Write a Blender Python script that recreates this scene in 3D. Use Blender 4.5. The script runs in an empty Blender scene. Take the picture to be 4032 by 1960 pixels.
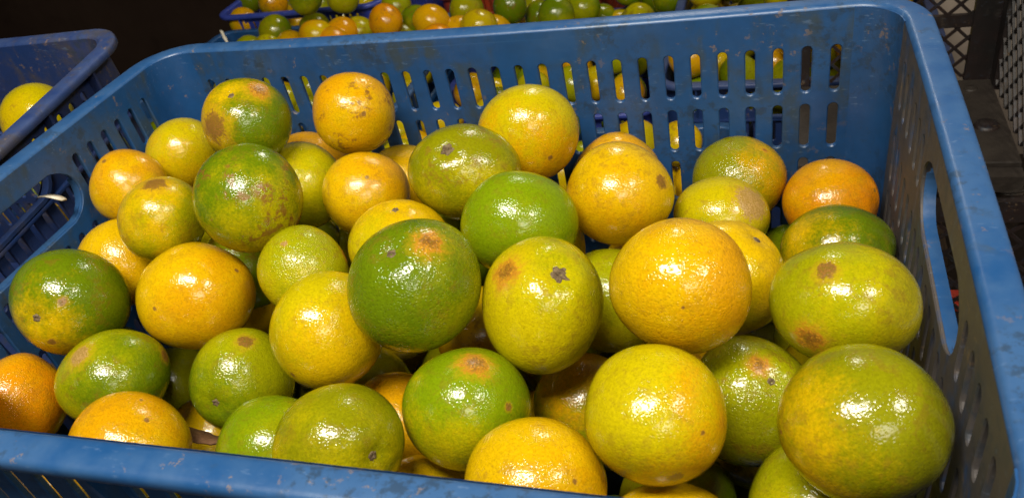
import bpy, bmesh, math, random
import numpy as np
from mathutils import Vector, Matrix, noise

# ------------------------------------------------------------------ camera
# metres; origin = centre of the main crate at the height of its rim; x right, y away from the camera
F_PX = 3224.06                      # focal length in pixels of the 4032 px wide photograph
CAM = Vector((0.21060789, -0.34410716, 0.22657829))
RIGHT = Vector((0.95074417, 0.25191387, -0.1806237))
DOWN = Vector((0.01663228, -0.62331972, -0.78179019))
FWD = Vector((-0.3095301, 0.74027828, -0.59680749))
scene = bpy.context.scene
COL = scene.collection
cam_data = bpy.data.cameras.new('camera')
cam_data.sensor_fit = 'HORIZONTAL'
cam_data.sensor_width = 36.0
cam_data.lens = 36.0 * F_PX / 4032.0
cam_data.clip_start = 0.01
cam_data.clip_end = 60.0
cam_data.dof.use_dof = True
cam_data.dof.focus_distance = 0.50
cam_data.dof.aperture_fstop = 20.0
cam = bpy.data.objects.new('camera', cam_data)
COL.objects.link(cam)
m = Matrix(((RIGHT.x, -DOWN.x, -FWD.x), (RIGHT.y, -DOWN.y, -FWD.y), (RIGHT.z, -DOWN.z, -FWD.z)))
cam.matrix_world = Matrix.Translation(CAM) @ m.to_4x4()
scene.camera = cam

# ------------------------------------------------------------------ light: a dim hall with a few ceiling lamps
world = bpy.data.worlds.new('World')
scene.world = world
world.use_nodes = True
bg = world.node_tree.nodes['Background']
bg.inputs['Color'].default_value = (1.0, 0.93, 0.84, 1)
bg.inputs['Strength'].default_value = 0.008
def lamp(name, loc, target, sx, sy, watts, col):
    d = bpy.data.lights.new(name, 'AREA')
    d.shape = 'RECTANGLE'; d.size = sx; d.size_y = sy
    d.energy = watts; d.color = col
    o = bpy.data.objects.new(name, d)
    COL.objects.link(o)
    o.location = loc
    o.rotation_euler = (Vector(target) - Vector(loc)).to_track_quat('-Z', 'Y').to_euler()
    return o
lamp('ceiling_lamp', (0.0, -0.46, 1.08), (0.02, 0.05, -0.05), 0.64, 0.27, 24.0, (1.0, 0.94, 0.82))
lamp('ceiling_lamp', (1.15, -0.30, 1.10), (0.02, 0.0, -0.05), 0.36, 0.24, 8.0, (1.0, 0.94, 0.82))
lamp('ceiling_lamp', (0.12, 1.80, 1.05), (-0.1, 0.5, -0.3), 0.55, 0.22, 10.0, (1.0, 0.95, 0.84))
lamp('ceiling_lamp', (1.20, -1.75, 1.35), (0.0, 0.0, -0.05), 0.95, 0.55, 13.0, (1.0, 0.94, 0.82))
scene.view_settings.view_transform = 'Standard'
scene.view_settings.look = 'None'
scene.view_settings.exposure = 0.04
scene.view_settings.gamma = 1.0
scene.cycles.max_bounces = 5
scene.cycles.diffuse_bounces = 3
scene.cycles.glossy_bounces = 2
scene.cycles.transmission_bounces = 1

# ------------------------------------------------------------------ helpers
rnd = random.Random(11)
def ray(u, v):
    d = RIGHT * ((u - 2016) / F_PX) + DOWN * ((v - 980) / F_PX) + FWD
    return d.normalized()
def link(name, mesh, mat=None, parent=None):
    o = bpy.data.objects.new(name, mesh)
    COL.objects.link(o)
    if mat is not None and not mesh.materials: mesh.materials.append(mat)
    if parent is not None: o.parent = parent
    return o
def empty(name, loc=(0, 0, 0), rot=(0, 0, 0)):
    o = bpy.data.objects.new(name, None)
    o.empty_display_size = 0.05
    COL.objects.link(o)
    o.location = loc; o.rotation_euler = rot
    return o
def tag(o, label, cat, group=None):
    o['label'] = label; o['category'] = cat
    if group: o['group'] = group
    return o
def mesh_from(name, verts, faces, smooth=False, angle=None):
    me = bpy.data.meshes.new(name)
    me.from_pydata(verts, [], faces)
    me.update()
    if smooth or angle:
        me.polygons.foreach_set('use_smooth', [True] * len(me.polygons))
    if angle:
        bm = bmesh.new(); bm.from_mesh(me)
        for e in bm.edges:
            if len(e.link_faces) == 2 and e.calc_face_angle(0) > angle: e.smooth = False
        bm.to_mesh(me); bm.free()
    return me
def boxv(x0, x1, y0, y1, z0, z1):
    v = [(x0,y0,z0),(x1,y0,z0),(x1,y1,z0),(x0,y1,z0),(x0,y0,z1),(x1,y0,z1),(x1,y1,z1),(x0,y1,z1)]
    f = [(3,2,1,0),(4,5,6,7),(0,1,5,4),(1,2,6,5),(2,3,7,6),(3,0,4,7)]
    return v, f
def bevel_box(name, dims, w=0.002):
    v, f = boxv(*dims)
    me = mesh_from(name, v, f)
    bm = bmesh.new(); bm.from_mesh(me)
    bmesh.ops.bevel(bm, geom=bm.edges[:], offset=w, segments=2, affect='EDGES', profile=0.5)
    bm.to_mesh(me); bm.free()
    return me

class NT:
    """tiny node-tree writer"""
    def __init__(self, name):
        self.mat = bpy.data.materials.new(name)
        self.mat.use_nodes = True
        self.t = self.mat.node_tree
        self.bsdf = self.t.nodes['Principled BSDF']
    def n(self, kind, **kw):
        nd = self.t.nodes.new(kind)
        ins = kw.pop('ins', {})
        for k, v in kw.items(): setattr(nd, k, v)
        for k, v in ins.items(): self.set(nd.inputs[k], v)
        return nd
    def set(self, sock, v):
        if isinstance(v, bpy.types.NodeSocket): self.t.links.new(v, sock)
        else: sock.default_value = v
    def math(self, op, a, b=0.0, c=0.0, clamp=False):
        nd = self.t.nodes.new('ShaderNodeMath'); nd.operation = op; nd.use_clamp = clamp
        for s, v in zip(nd.inputs, (a, b, c)): self.set(s, v)
        return nd.outputs[0]
    def vmath(self, op, a, b=(0, 0, 0)):
        nd = self.t.nodes.new('ShaderNodeVectorMath'); nd.operation = op
        self.set(nd.inputs[0], a)
        if op == 'SCALE': self.set(nd.inputs['Scale'], b)
        elif op not in ('NORMALIZE', 'LENGTH'): self.set(nd.inputs[1], b)
        return nd.outputs['Value'] if op in ('LENGTH', 'DOT_PRODUCT', 'DISTANCE') else nd.outputs['Vector']
    def ramp(self, x, lo, hi, a=0.0, b=1.0):
        nd = self.t.nodes.new('ShaderNodeMapRange'); nd.interpolation_type = 'SMOOTHSTEP'
        for k, v in (('Value', x), ('From Min', lo), ('From Max', hi), ('To Min', a), ('To Max', b)): self.set(nd.inputs[k], v)
        return nd.outputs[0]
    def mix(self, fac, a, b, mode='MIX'):
        nd = self.t.nodes.new('ShaderNodeMix'); nd.data_type = 'RGBA'; nd.blend_type = mode
        self.set(nd.inputs[0], fac); self.set(nd.inputs[6], a); self.set(nd.inputs[7], b)
        return nd.outputs[2]
    def noise(self, vec, scale, detail=3.0, rough=0.55, dist=0.0):
        nd = self.t.nodes.new('ShaderNodeTexNoise')
        self.set(nd.inputs['Vector'], vec)
        nd.inputs['Scale'].default_value = scale; nd.inputs['Detail'].default_value = detail
        nd.inputs['Roughness'].default_value = rough; nd.inputs['Distortion'].default_value = dist
        return nd.outputs['Fac']
    def voronoi(self, vec, scale, feature='F1'):
        nd = self.t.nodes.new('ShaderNodeTexVoronoi'); nd.feature = feature
        self.set(nd.inputs['Vector'], vec); nd.inputs['Scale'].default_value = scale
        return nd
    def attr(self, name, out='Vector'):
        nd = self.t.nodes.new('ShaderNodeAttribute'); nd.attribute_type = 'OBJECT'; nd.attribute_name = name
        return nd.outputs[out]
    def bump(self, h, strength, dist, normal=None):
        nd = self.t.nodes.new('ShaderNodeBump')
        self.set(nd.inputs['Height'], h); self.set(nd.inputs['Strength'], strength); nd.inputs['Distance'].default_value = dist
        if normal is not None: self.set(nd.inputs['Normal'], normal)
        return nd.outputs[0]
    def out(self, **kw):
        for k, v in kw.items(): self.set(self.bsdf.inputs[k.replace('_', ' ')], v)
        return self.mat

# ------------------------------------------------------------------ materials
def peel_material():
    t = NT('citrus_peel')
    P = t.n('ShaderNodeTexCoord').outputs['Object']
    N = t.vmath('NORMALIZE', P)
    rv = t.n('ShaderNodeObjectInfo').outputs['Random']
    off = t.n('ShaderNodeCombineXYZ', ins={'X': t.math('MULTIPLY', rv, 37.0), 'Y': t.math('MULTIPLY', rv, 91.0), 'Z': t.math('MULTIPLY', rv, 53.0)}).outputs[0]
    Q = t.vmath('ADD', N, off)                          # unit-sphere coordinates, different on each fruit
    big = t.noise(Q, 1.1, 3.0, 0.5)
    mid = t.noise(Q, 3.2, 4.0, 0.6)
    fine = t.noise(Q, 22.0, 3.0, 0.6)
    g = t.vmath('DOT_PRODUCT', N, t.attr('blush_direction'))
    f = t.math('ADD', t.math('MULTIPLY', g, 0.55), t.attr('blush_amount', 'Fac'))
    f = t.math('ADD', f, t.math('MULTIPLY', t.math('SUBTRACT', big, 0.5), 1.7))
    f = t.math('ADD', f, t.math('MULTIPLY', t.math('SUBTRACT', mid, 0.5), 0.7))
    f = t.math('ADD', f, t.math('MULTIPLY', t.math('SUBTRACT', t.noise(Q, 17.0, 3.0, 0.65), 0.5), 0.85))
    f = t.ramp(f, -0.40, 0.65)
    col = t.mix(f, t.attr('peel_colour', 'Color'), t.attr('blush_colour', 'Color'))
    # gentle mottling and oil glands slightly darker than the peel
    col = t.mix(t.ramp(fine, 0.35, 0.72, 0.0, 0.25), col, (0.20, 0.16, 0.004, 1), 'MULTIPLY')
    vor = t.voronoi(Q, 26.0)
    pore = t.ramp(vor.outputs['Distance'], 0.05, 0.34, 1.0, 0.0)
    col = t.mix(t.math('MULTIPLY', pore, 0.36), col, (0.10, 0.085, 0.004, 1))
    # dark specks
    vs = t.voronoi(Q, 11.0)
    sp = t.ramp(vs.outputs['Distance'], 0.05, 0.10, 1.0, 0.0)
    sp = t.math('MULTIPLY', sp, t.ramp(t.n('ShaderNodeSeparateColor', ins={0: vs.outputs['Color']}).outputs[0], 0.45, 0.52))
    col = t.mix(t.math('MULTIPLY', sp, 0.62), col, (0.10, 0.045, 0.008, 1))
    # wind-scar russeting
    scuff = t.attr('scuff', 'Fac')
    ns = t.noise(Q, 5.0, 4.0, 0.72, 0.4)
    patch = t.noise(t.vmath('ADD', Q, (3.1, 7.7, 1.9)), 1.7, 2.0, 0.5)
    rs = t.math('MULTIPLY', t.ramp(ns, 0.49, 0.60), t.ramp(patch, 0.44, 0.60))
    rs = t.math('MULTIPLY', rs, t.math('MINIMUM', t.math('ADD', t.math('MULTIPLY', scuff, 1.1), 0.12), 0.9))
    col = t.mix(rs, col, (0.20, 0.085, 0.012, 1))
    # faint thin scratches
    ws = t.noise(t.vmath('MULTIPLY', Q, (1.0, 7.0, 3.0)), 6.0, 3.0, 0.6)
    scr = t.math('MULTIPLY', t.ramp(t.math('ABSOLUTE', t.math('SUBTRACT', ws, 0.5)), 0.0, 0.012, 1.0, 0.0), t.ramp(mid, 0.53, 0.60))
    col = t.mix(t.math('MULTIPLY', scr, 0.6), col, (0.16, 0.08, 0.012, 1))
    # scabs: up to three shaped blemishes per fruit
    dull = rs
    wob = t.noise(Q, 8.0, 4.0, 0.8, 0.5)
    grain = t.noise(Q, 30.0, 3.0, 0.7)
    for k in (1, 2, 3):
        c = t.attr('scab_%d' % k); prm = t.attr('scab_%d_shape' % k)
        sep = t.n('ShaderNodeSeparateXYZ', ins={0: prm})
        d = t.vmath('DISTANCE', N, c)
        d = t.math('DIVIDE', t.math('ADD', d, t.math('MULTIPLY', t.math('SUBTRACT', wob, 0.5), t.math('MULTIPLY', sep.outputs[0], 2.3))), sep.outputs[0])
        msk = t.ramp(d, 0.70, 1.12, 1.0, 0.0)
        halo = t.ramp(d, 0.8, 1.8, 0.55, 0.0)
        core = t.ramp(t.math('ADD', d, t.math('MULTIPLY', t.math('SUBTRACT', grain, 0.5), 1.6)), 0.15, 0.8, 1.0, 0.0)
        tan = t.mix(t.ramp(grain, 0.38, 0.62), (0.20, 0.10, 0.030, 1), (0.42, 0.26, 0.085, 1))
        dark = t.mix(t.ramp(grain, 0.40, 0.60), (0.075, 0.034, 0.010, 1), (0.26, 0.12, 0.022, 1))
        rot = t.mix(core, (0.42, 0.17, 0.010, 1), (0.16, 0.055, 0.010, 1))
        rot = t.mix(t.ramp(grain, 0.56, 0.66), rot, (0.62, 0.33, 0.02, 1))
        kind = sep.outputs[1]
        sc = t.mix(t.math('GREATER_THAN', kind, 0.5), dark, tan)
        sc = t.mix(t.math('GREATER_THAN', kind, 1.5), sc, rot)
        on = sep.outputs[2]
        col = t.mix(t.math('MULTIPLY', t.math('MULTIPLY', halo, on), 0.8), col, (0.50, 0.27, 0.012, 1))
        col = t.mix(t.math('MULTIPLY', t.math('MULTIPLY', msk, on), t.ramp(grain, 0.36, 0.54, 0.55, 0.97)), col, sc)
        dull = t.math('MAXIMUM', dull, t.math('MULTIPLY', msk, on))
    # relief: oil glands, waviness
    h = t.math('MULTIPLY', t.ramp(t.voronoi(Q, 24.0).outputs['Distance'], 0.05, 0.55), 0.40)
    h = t.math('ADD', h, t.math('MULTIPLY', t.noise(Q, 9.0, 2.0, 0.6), 0.85))
    nrm = t.bump(h, t.attr('pebble', 'Fac'), 0.00060)
    rough = t.math('ADD', 0.085, t.math('MULTIPLY', mid, 0.10))
    rough = t.math('ADD', rough, t.math('MULTIPLY', dull, 0.18))
    t.set(t.bsdf.inputs['Normal'], nrm)
    return t.out(Base_Color=col, Roughness=rough, Specular_IOR_Level=0.5)
PEEL = peel_material()

def plastic(name, base, grime_col=(0.030, 0.046, 0.050, 1), rough=0.36):
    t = NT(name)
    P = t.n('ShaderNodeTexCoord').outputs['Object']
    gr = t.attr('grime', 'Fac')
    n1 = t.noise(P, 13.0, 3.0, 0.6)
    n2 = t.noise(P, 60.0, 3.0, 0.65)
    n3 = t.noise(t.vmath('MULTIPLY', P, (1.0, 1.0, 0.22)), 75.0, 4.0, 0.6)     # run-down streaks
    n4 = t.noise(t.vmath('ADD', P, (5.0, 2.0, 8.0)), 24.0, 4.0, 0.7, 0.6)
    col = t.mix(t.ramp(n1, 0.3, 0.7), base, (base[0] * 1.35 + 0.01, base[1] * 1.16, base[2] * 0.98, 1))
    col = t.mix(t.ramp(n2, 0.35, 0.75, 0.0, 0.35), col, (base[0] * 0.5, base[1] * 0.55, base[2] * 0.55, 1))
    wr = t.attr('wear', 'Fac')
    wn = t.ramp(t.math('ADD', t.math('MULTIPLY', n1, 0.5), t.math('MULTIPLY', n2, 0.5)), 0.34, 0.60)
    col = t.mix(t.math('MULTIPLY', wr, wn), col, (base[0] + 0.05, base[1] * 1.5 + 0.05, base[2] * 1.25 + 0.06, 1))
    # grey-green soiling in blotches, amount per panel
    so = t.math('ADD', t.math('MULTIPLY', n4, 0.6), t.math('MULTIPLY', n3, 0.4))
    lim = t.math('SUBTRACT', 0.68, t.math('MULTIPLY', gr, 0.38))
    so = t.ramp(so, lim, t.math('ADD', lim, 0.20))
    col = t.mix(t.math('MULTIPLY', so, 0.85), col, grime_col)
    # ochre mud specks and dark nicks
    mv = t.noise(t.vmath('ADD', P, (1.0, 9.0, 4.0)), 130.0, 4.0, 0.7)
    mp = t.noise(t.vmath('ADD', P, (7.0, 3.0, 2.0)), 22.0, 2.0, 0.5)
    mud = t.math('MULTIPLY', t.ramp(mv, 0.60, 0.66), t.ramp(mp, 0.46, 0.62))
    col = t.mix(t.math('MULTIPLY', mud, 0.5), col, (0.20, 0.13, 0.065, 1))
    nk = t.math('MULTIPLY', t.ramp(t.noise(t.vmath('MULTIPLY', P, (0.35, 0.35, 1.0)), 210.0, 3.0, 0.7), 0.64, 0.69), t.ramp(mp, 0.40, 0.30))
    col = t.mix(t.math('MULTIPLY', nk, 0.7), col, (0.012, 0.016, 0.022, 1))
    # dark rubbed-in dirt in clumps
    rb = t.math('MULTIPLY', t.ramp(t.noise(t.vmath('ADD', P, (2.0, 6.0, 1.0)), 95.0, 4.0, 0.72), 0.50, 0.62), t.ramp(n1, 0.46, 0.60))
    col = t.mix(t.math('MULTIPLY', rb, 0.62), col, (0.020, 0.034, 0.052, 1))
    # pale scratches
    sc = t.noise(t.vmath('MULTIPLY', P, (0.25, 0.9, 1.0)), 420.0, 3.0, 0.65)
    scm = t.math('MULTIPLY', t.ramp(sc, 0.60, 0.70), t.ramp(n4, 0.45, 0.6))
    col = t.mix(t.math('MULTIPLY', scm, 0.14), col, (0.30, 0.42, 0.60, 1))
    r = t.math('ADD', rough, t.math('MULTIPLY', t.math('MAXIMUM', so, mud), 0.28))
    r = t.math('ADD', r, t.math('MULTIPLY', t.math('SUBTRACT', n2, 0.5), 0.25))
    h = t.math('ADD', t.math('MULTIPLY', n2, 0.5), t.math('MULTIPLY', t.noise(P, 26.0, 3.0, 0.5), 0.8))
    t.set(t.bsdf.inputs['Normal'], t.bump(h, 0.35, 0.0012))
    return t.out(Base_Color=col, Roughness=r, Specular_IOR_Level=0.5)
BLUE = plastic('worn_blue_plastic', (0.009, 0.062, 0.192, 1))
GRIMY = plastic('grimy_blue_plastic', (0.009, 0.062, 0.192, 1), (0.075, 0.056, 0.032, 1))
VIOLET = plastic('violet_blue_plastic', (0.022, 0.045, 0.300, 1))
DULLBLUE = plastic('dusty_blue_plastic', (0.010, 0.034, 0.135, 1), (0.050, 0.043, 0.045, 1), 0.5)
RED = plastic('red_plastic', (0.30, 0.045, 0.015, 1))
BLACKP = plastic('black_crate_plastic', (0.010, 0.009, 0.009, 1), (0.03, 0.022, 0.016, 1), 0.5)

def simple(name, c1, c2, scale, rough=0.7, bump=0.4, spec=0.4, metal=0.0, dist=0.002):
    t = NT(name)
    P = t.n('ShaderNodeTexCoord').outputs['Object']
    a = t.noise(P, scale, 6.0, 0.65)
    b = t.noise(P, scale * 7, 4.0, 0.6)
    col = t.mix(t.ramp(a, 0.32, 0.68), c1, c2)
    col = t.mix(t.ramp(b, 0.5, 0.8, 0.0, 0.4), col, tuple(x * 0.5 for x in c1[:3]) + (1,))
    t.set(t.bsdf.inputs['Normal'], t.bump(t.math('ADD', a, b), bump, dist))
    return t.out(Base_Color=col, Roughness=rough, Specular_IOR_Level=spec, Metallic=metal)
STEM = simple('dry_stem', (0.075, 0.045, 0.022, 1), (0.22, 0.16, 0.085, 1), 420.0, 0.8, 0.9, 0.3, dist=0.0006)
FLOOR = simple('dark_concrete', (0.020, 0.013, 0.010, 1), (0.035, 0.024, 0.018, 1), 3.0, 0.85)
DARKWALL = simple('dark_wall', (0.030, 0.018, 0.013, 1), (0.045, 0.028, 0.020, 1), 2.0, 0.9, 0.2, 0.1)
PALEWALL = simple('pale_plaster', (0.33, 0.27, 0.22, 1), (0.42, 0.35, 0.29, 1), 4.0, 0.9)
WOOD = simple('dark_wood', (0.05, 0.032, 0.02, 1), (0.085, 0.055, 0.032, 1), 8.0, 0.7)
PAPER = simple('dirty_paper', (0.62, 0.56, 0.44, 1), (0.74, 0.68, 0.56, 1), 60.0, 0.8, 0.3)
LEAF = simple('dry_brown_leaf', (0.10, 0.045, 0.018, 1), (0.18, 0.085, 0.035, 1), 90.0, 0.7, 0.6)
PLATE = simple('brown_grey_plastic', (0.022, 0.017, 0.014, 1), (0.038, 0.030, 0.024, 1), 18.0, 0.6, 0.5)
SCREWM = simple('dull_metal', (0.20, 0.18, 0.16, 1), (0.34, 0.31, 0.28, 1), 90.0, 0.35, 0.3, 0.5, 0.8)
REDTOY = simple('red_strip_plastic', (0.45, 0.035, 0.02, 1), (0.52, 0.06, 0.03, 1), 30.0, 0.5)

# ------------------------------------------------------------------ setting
def struct(name, me, mat, z=None):
    o = link(name, me, mat); o['kind'] = 'structure'; return o
gv = [(x, y, -0.90) for y in (-6, 6) for x in (-6, 6)]
struct('floor', mesh_from('floor', gv, [(0, 1, 3, 2)]), FLOOR)
v, f = boxv(-4.0, -1.06, 1.75, 1.85, -0.899, 2.2)
struct('wall_left', mesh_from('wall_left', v, f), DARKWALL)
v, f = boxv(0.08, 2.2, 1.42, 1.52, -0.899, 1.2)
struct('wall_back', mesh_from('wall_back', v, f), PALEWALL)
v, f = boxv(0.98, 1.08, -0.6, 1.415, -0.899, 0.5)
struct('wall_right', mesh_from('wall_right', v, f), PALEWALL)

# ------------------------------------------------------------------ crates
HX, HY, HT, RC, TH = 0.280, 0.1885, 0.296, 0.026, 0.0036
RIMW = 0.0165
def bow(side, u):
    """how far the middle of a wall is pushed in (-) or out (+)"""
    if side in ('back', 'front'):
        q = max(0.0, 1 - (u / (HX - RC)) ** 2)
        return (-0.0060 if side == 'back' else -0.0005) * q
    q = max(0.0, 1 - (u / (HY - RC)) ** 2)
    return 0.0022 * q
def place(side, u, w, z):
    """wall coordinates -> crate coordinates; w = distance outwards from the inner face"""
    w = w + bow(side, u) * max(0.0, min(1.0, 1 + z / 0.35)) + 0.014 * z
    if side == 'back': return (u, HY + w, z)
    if side == 'front': return (-u, -HY - w, z)
    if side == 'right': return (HX + w, -u, z)
    return (-HX - w, u, z)
def stadium(cx, cz, w, h, n=6):
    r = w / 2; pts = []
    if h >= w:
        for k in range(n + 1):
            a = math.pi * k / n; pts.append((cx + r * math.cos(a), cz + h / 2 - r + r * math.sin(a)))
        for k in range(n + 1):
            a = math.pi + math.pi * k / n; pts.append((cx + r * math.cos(a), cz - h / 2 + r + r * math.sin(a)))
    else:
        r = h / 2
        for k in range(2 * n + 2):                       # odd n: half of each arc above, half below
            a = math.pi * (k if k <= n else k - 1) / n
            pts.append((cx + math.copysign(w / 2 - r, math.cos(a)) + r * math.cos(a), cz + r * math.sin(a)))
    return pts
ROWS = [(-0.0265, -0.0600), (-0.0690, -0.1030), (-0.1120, -0.1460), (-0.1550, -0.1890), (-0.1980, -0.2320)]
HANDLE = {'right': 0.010, 'left': -0.008}
HZ, HW, HH = -0.0395, 0.120, 0.040
def wall_mesh(side, cols, rows, cells):
    """a moulded wall: a grid of cells, each plain or pierced by a stadium-shaped hole, with real thickness
    cols, rows = cell borders; cells[(i, j)] = (centre u, centre z, width, height) or None"""
    ch = 0.0007
    verts, faces, cache = [], [], {}
    def vid(u, z, w):
        key = (round(u, 6), round(z, 6), round(w, 6))
        if key not in cache:
            cache[key] = len(verts); verts.append(place(side, u, w, z))
        return cache[key]
    def lerp(a, b, t): return a + (b - a) * t
    for i in range(len(cols) - 1):
        u0, u1 = cols[i], cols[i + 1]
        for j in range(len(rows) - 1):
            zt, zb = rows[j], rows[j + 1]
            hole = cells.get((i, j))
            n = 27 if hole and hole[2] > hole[3] else 6
            top = [(lerp(u1, u0, k / n), zt) for k in range(n + 1)]; bot = [(lerp(u0, u1, k / n), zb) for k in range(n + 1)]
            if hole is None:
                for w, flip in ((0.0, False), (TH, True)):
                    for k in range(n):
                        q = [vid(*top[k], w), vid(*top[k + 1], w), vid(*bot[n - k - 1], w), vid(*bot[n - k], w)]
                        faces.append(tuple(q[::-1] if flip else q))
                continue
            cu, cz, hw, hh = hole
            ring = top + bot
            def st(g): return stadium(cu, cz, hw + 2 * g, hh + 2 * g, n)
            s0, s1 = st(ch), st(0.0)
            m_ = len(ring)
            for w, flip in ((0.0, False), (TH, True)):
                for k in range(m_):
                    l = (k + 1) % m_
                    q = [vid(*ring[k], w), vid(*ring[l], w), vid(*s0[l], w), vid(*s0[k], w)]
                    if len(set(q)) > 2: faces.append(tuple(q[::-1] if flip else q))
                wi = ch if w == 0 else TH - ch
                for k in range(m_):
                    l = (k + 1) % m_
                    q = [vid(*s0[k], w), vid(*s0[l], w), vid(*s1[l], wi), vid(*s1[k], wi)]
                    faces.append(tuple(q[::-1] if flip else q))
            for k in range(m_):
                l = (k + 1) % m_
                faces.append((vid(*s1[k], ch), vid(*s1[l], ch), vid(*s1[l], TH - ch), vid(*s1[k], TH - ch)))
    me = mesh_from('wall_panel_' + side, verts, faces)
    bm = bmesh.new(); bm.from_mesh(me)
    bmesh.ops.recalc_face_normals(bm, faces=bm.faces[:])
    for fc in bm.faces: fc.smooth = True
    for ed in bm.edges:
        if len(ed.link_faces) != 2 or ed.calc_face_angle(0) > 0.5: ed.smooth = False
    bm.to_mesh(me); bm.free()
    return me
def row_borders(rows):
    z = [-0.002, (rows[0][0] + 0.006)]
    for (a, b), (c, d) in zip(rows, rows[1:]): z.append((b + c) / 2)
    return z + [rows[-1][1] - 0.006, -HT]
def long_wall(side, ROWS=ROWS):
    p = 0.01811; e = HX - RC
    us = [-0.2445 + p * k for k in range(28)]
    cols = [-e] + [u - p / 2 for u in us] + [us[-1] + p / 2, e]
    rows = row_borders(ROWS); cells = {}
    for r, (a, b) in enumerate(ROWS):
        for k, u in enumerate(us): cells[(k + 1, r + 1)] = (u, (a + b) / 2, 0.0064, abs(b - a))
    return wall_mesh(side, cols, rows, cells)
def short_wall(side):
    p = 0.0165; e = HY - RC
    hu = HANDLE[side]
    sg = 1 if side == 'right' else -1
    half = 0.0615
    us = [hu - half - p * (k + .55) for k in range(6)][::-1]; us = [u for u in us if u - p / 2 > -e]
    ur = [hu + half + p * (k + .55) for k in range(6)]; ur = [u for u in ur if u + p / 2 < e]
    mid_n = 8; mp = (ur[0] - p / 2 - (us[-1] + p / 2)) / mid_n
    mids = [us[-1] + p / 2 + mp * (k + .5) for k in range(mid_n)]
    allu = us + mids + ur
    cols = [-e, us[0] - p / 2] + [u + p / 2 for u in us] + [u + mp / 2 for u in mids] + [u + p / 2 for u in ur] + [e]
    lower = ROWS[1:]
    # upper band with the handle is its own grid so that the handle cell can span the middle
    zt, zm = -0.0105, -0.0660
    c_up = [-e, us[0] - p / 2] + [u + p / 2 for u in us] + [ur[0] - p / 2] + [u + p / 2 for u in ur] + [e]
    cells = {}
    for k, u in enumerate(us): cells[(k + 1, 1)] = (u, -0.0350, 0.0062, 0.031)
    cells[(len(us) + 1, 1)] = (hu, HZ, HW, HH)
    for k, u in enumerate(ur): cells[(len(us) + 2 + k, 1)] = (u, -0.0350, 0.0062, 0.031)
    a = wall_mesh(side, c_up, [-0.002, zt, zm], cells)
    rows = [zm] + row_borders(lower)[2:]
    cells = {}
    for r, (q0, q1) in enumerate(lower):
        for k, u in enumerate(allu): cells[(k + 1, r)] = (u, (q0 + q1) / 2, 0.0062, abs(q1 - q0))
    b = wall_mesh(side, cols, rows, cells)
    bm = bmesh.new(); bm.from_mesh(a); bm.from_mesh(b)
    me = bpy.data.meshes.new('wall_panel_' + side); bm.to_mesh(me); bm.free()
    return me
def rim_path(z):
    """closed path along the inner face: (point, outward normal)"""
    pts = []
    def straight(side, L, n):
        e = L / 2 - RC
        for k in range(n + 1):
            u = -e + 2 * e * k / n
            p = Vector(place(side, u, 0, z)); q = Vector(place(side, u, 1, z)) - p
            pts.append((p, q.normalized()))
    def corner(cx, cy, a0):
        off = 0.014 * z
        for k in range(1, 8):
            a = a0 - math.pi / 2 * k / 8
            nn = Vector((math.cos(a), math.sin(a), 0))
            pts.append((Vector((cx, cy, z)) + nn * (RC + off), nn))
    straight('back', 2 * HX, 36); corner(HX - RC, HY - RC, math.pi / 2)
    straight('right', 2 * HY, 24); corner(HX - RC, -HY + RC, 0)
    straight('front', 2 * HX, 36); corner(-HX + RC, -HY + RC, -math.pi / 2)
    straight('left', 2 * HY, 24); corner(-HX + RC, HY - RC, -math.pi)
    return pts
def sweep(name, path, prof, angle=0.7):
    verts, faces = [], []
    n, k = len(path), len(prof)
    for p, nn in path:
        for (o, z) in prof:
            q = p + nn * o; verts.append((q.x, q.y, z))
    for i in range(n):
        j = (i + 1) % n
        for a in range(k):
            b = (a + 1) % k
            faces.append((i * k + a, i * k + b, j * k + b, j * k + a))
    me = mesh_from(name, verts, faces, angle=angle)
    bm = bmesh.new(); bm.from_mesh(me); bmesh.ops.recalc_face_normals(bm, faces=bm.faces[:]); bm.to_mesh(me); bm.free()
    return me
def corner_mesh(cx, cy, a0):
    zs = [-0.002 - (HT - 0.002) * k / 6 for k in range(7)]
    verts, faces = [], []
    n = 9
    for z in zs:
        for o in (0.0, TH):
            for k in range(n):
                a = a0 - math.pi / 2 * k / (n - 1)
                r = RC + 0.014 * z + o
                verts.append((cx + math.cos(a) * r, cy + math.sin(a) * r, z))
    for i in range(6):
        for s in (0, 1):
            for k in range(n - 1):
                a = i * 2 * n + s * n + k; b = a + 2 * n
                faces.append((a, a + 1, b + 1, b) if s else (a, b, b + 1, a + 1))
    t0 = 0; b0 = 6 * 2 * n
    for k in range(n - 1):
        faces.append((t0 + k, t0 + k + 1, t0 + n + k + 1, t0 + n + k)); faces.append((b0 + k, b0 + n + k, b0 + n + k + 1, b0 + k + 1))
    return mesh_from('corner', verts, faces, angle=0.6)
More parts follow.
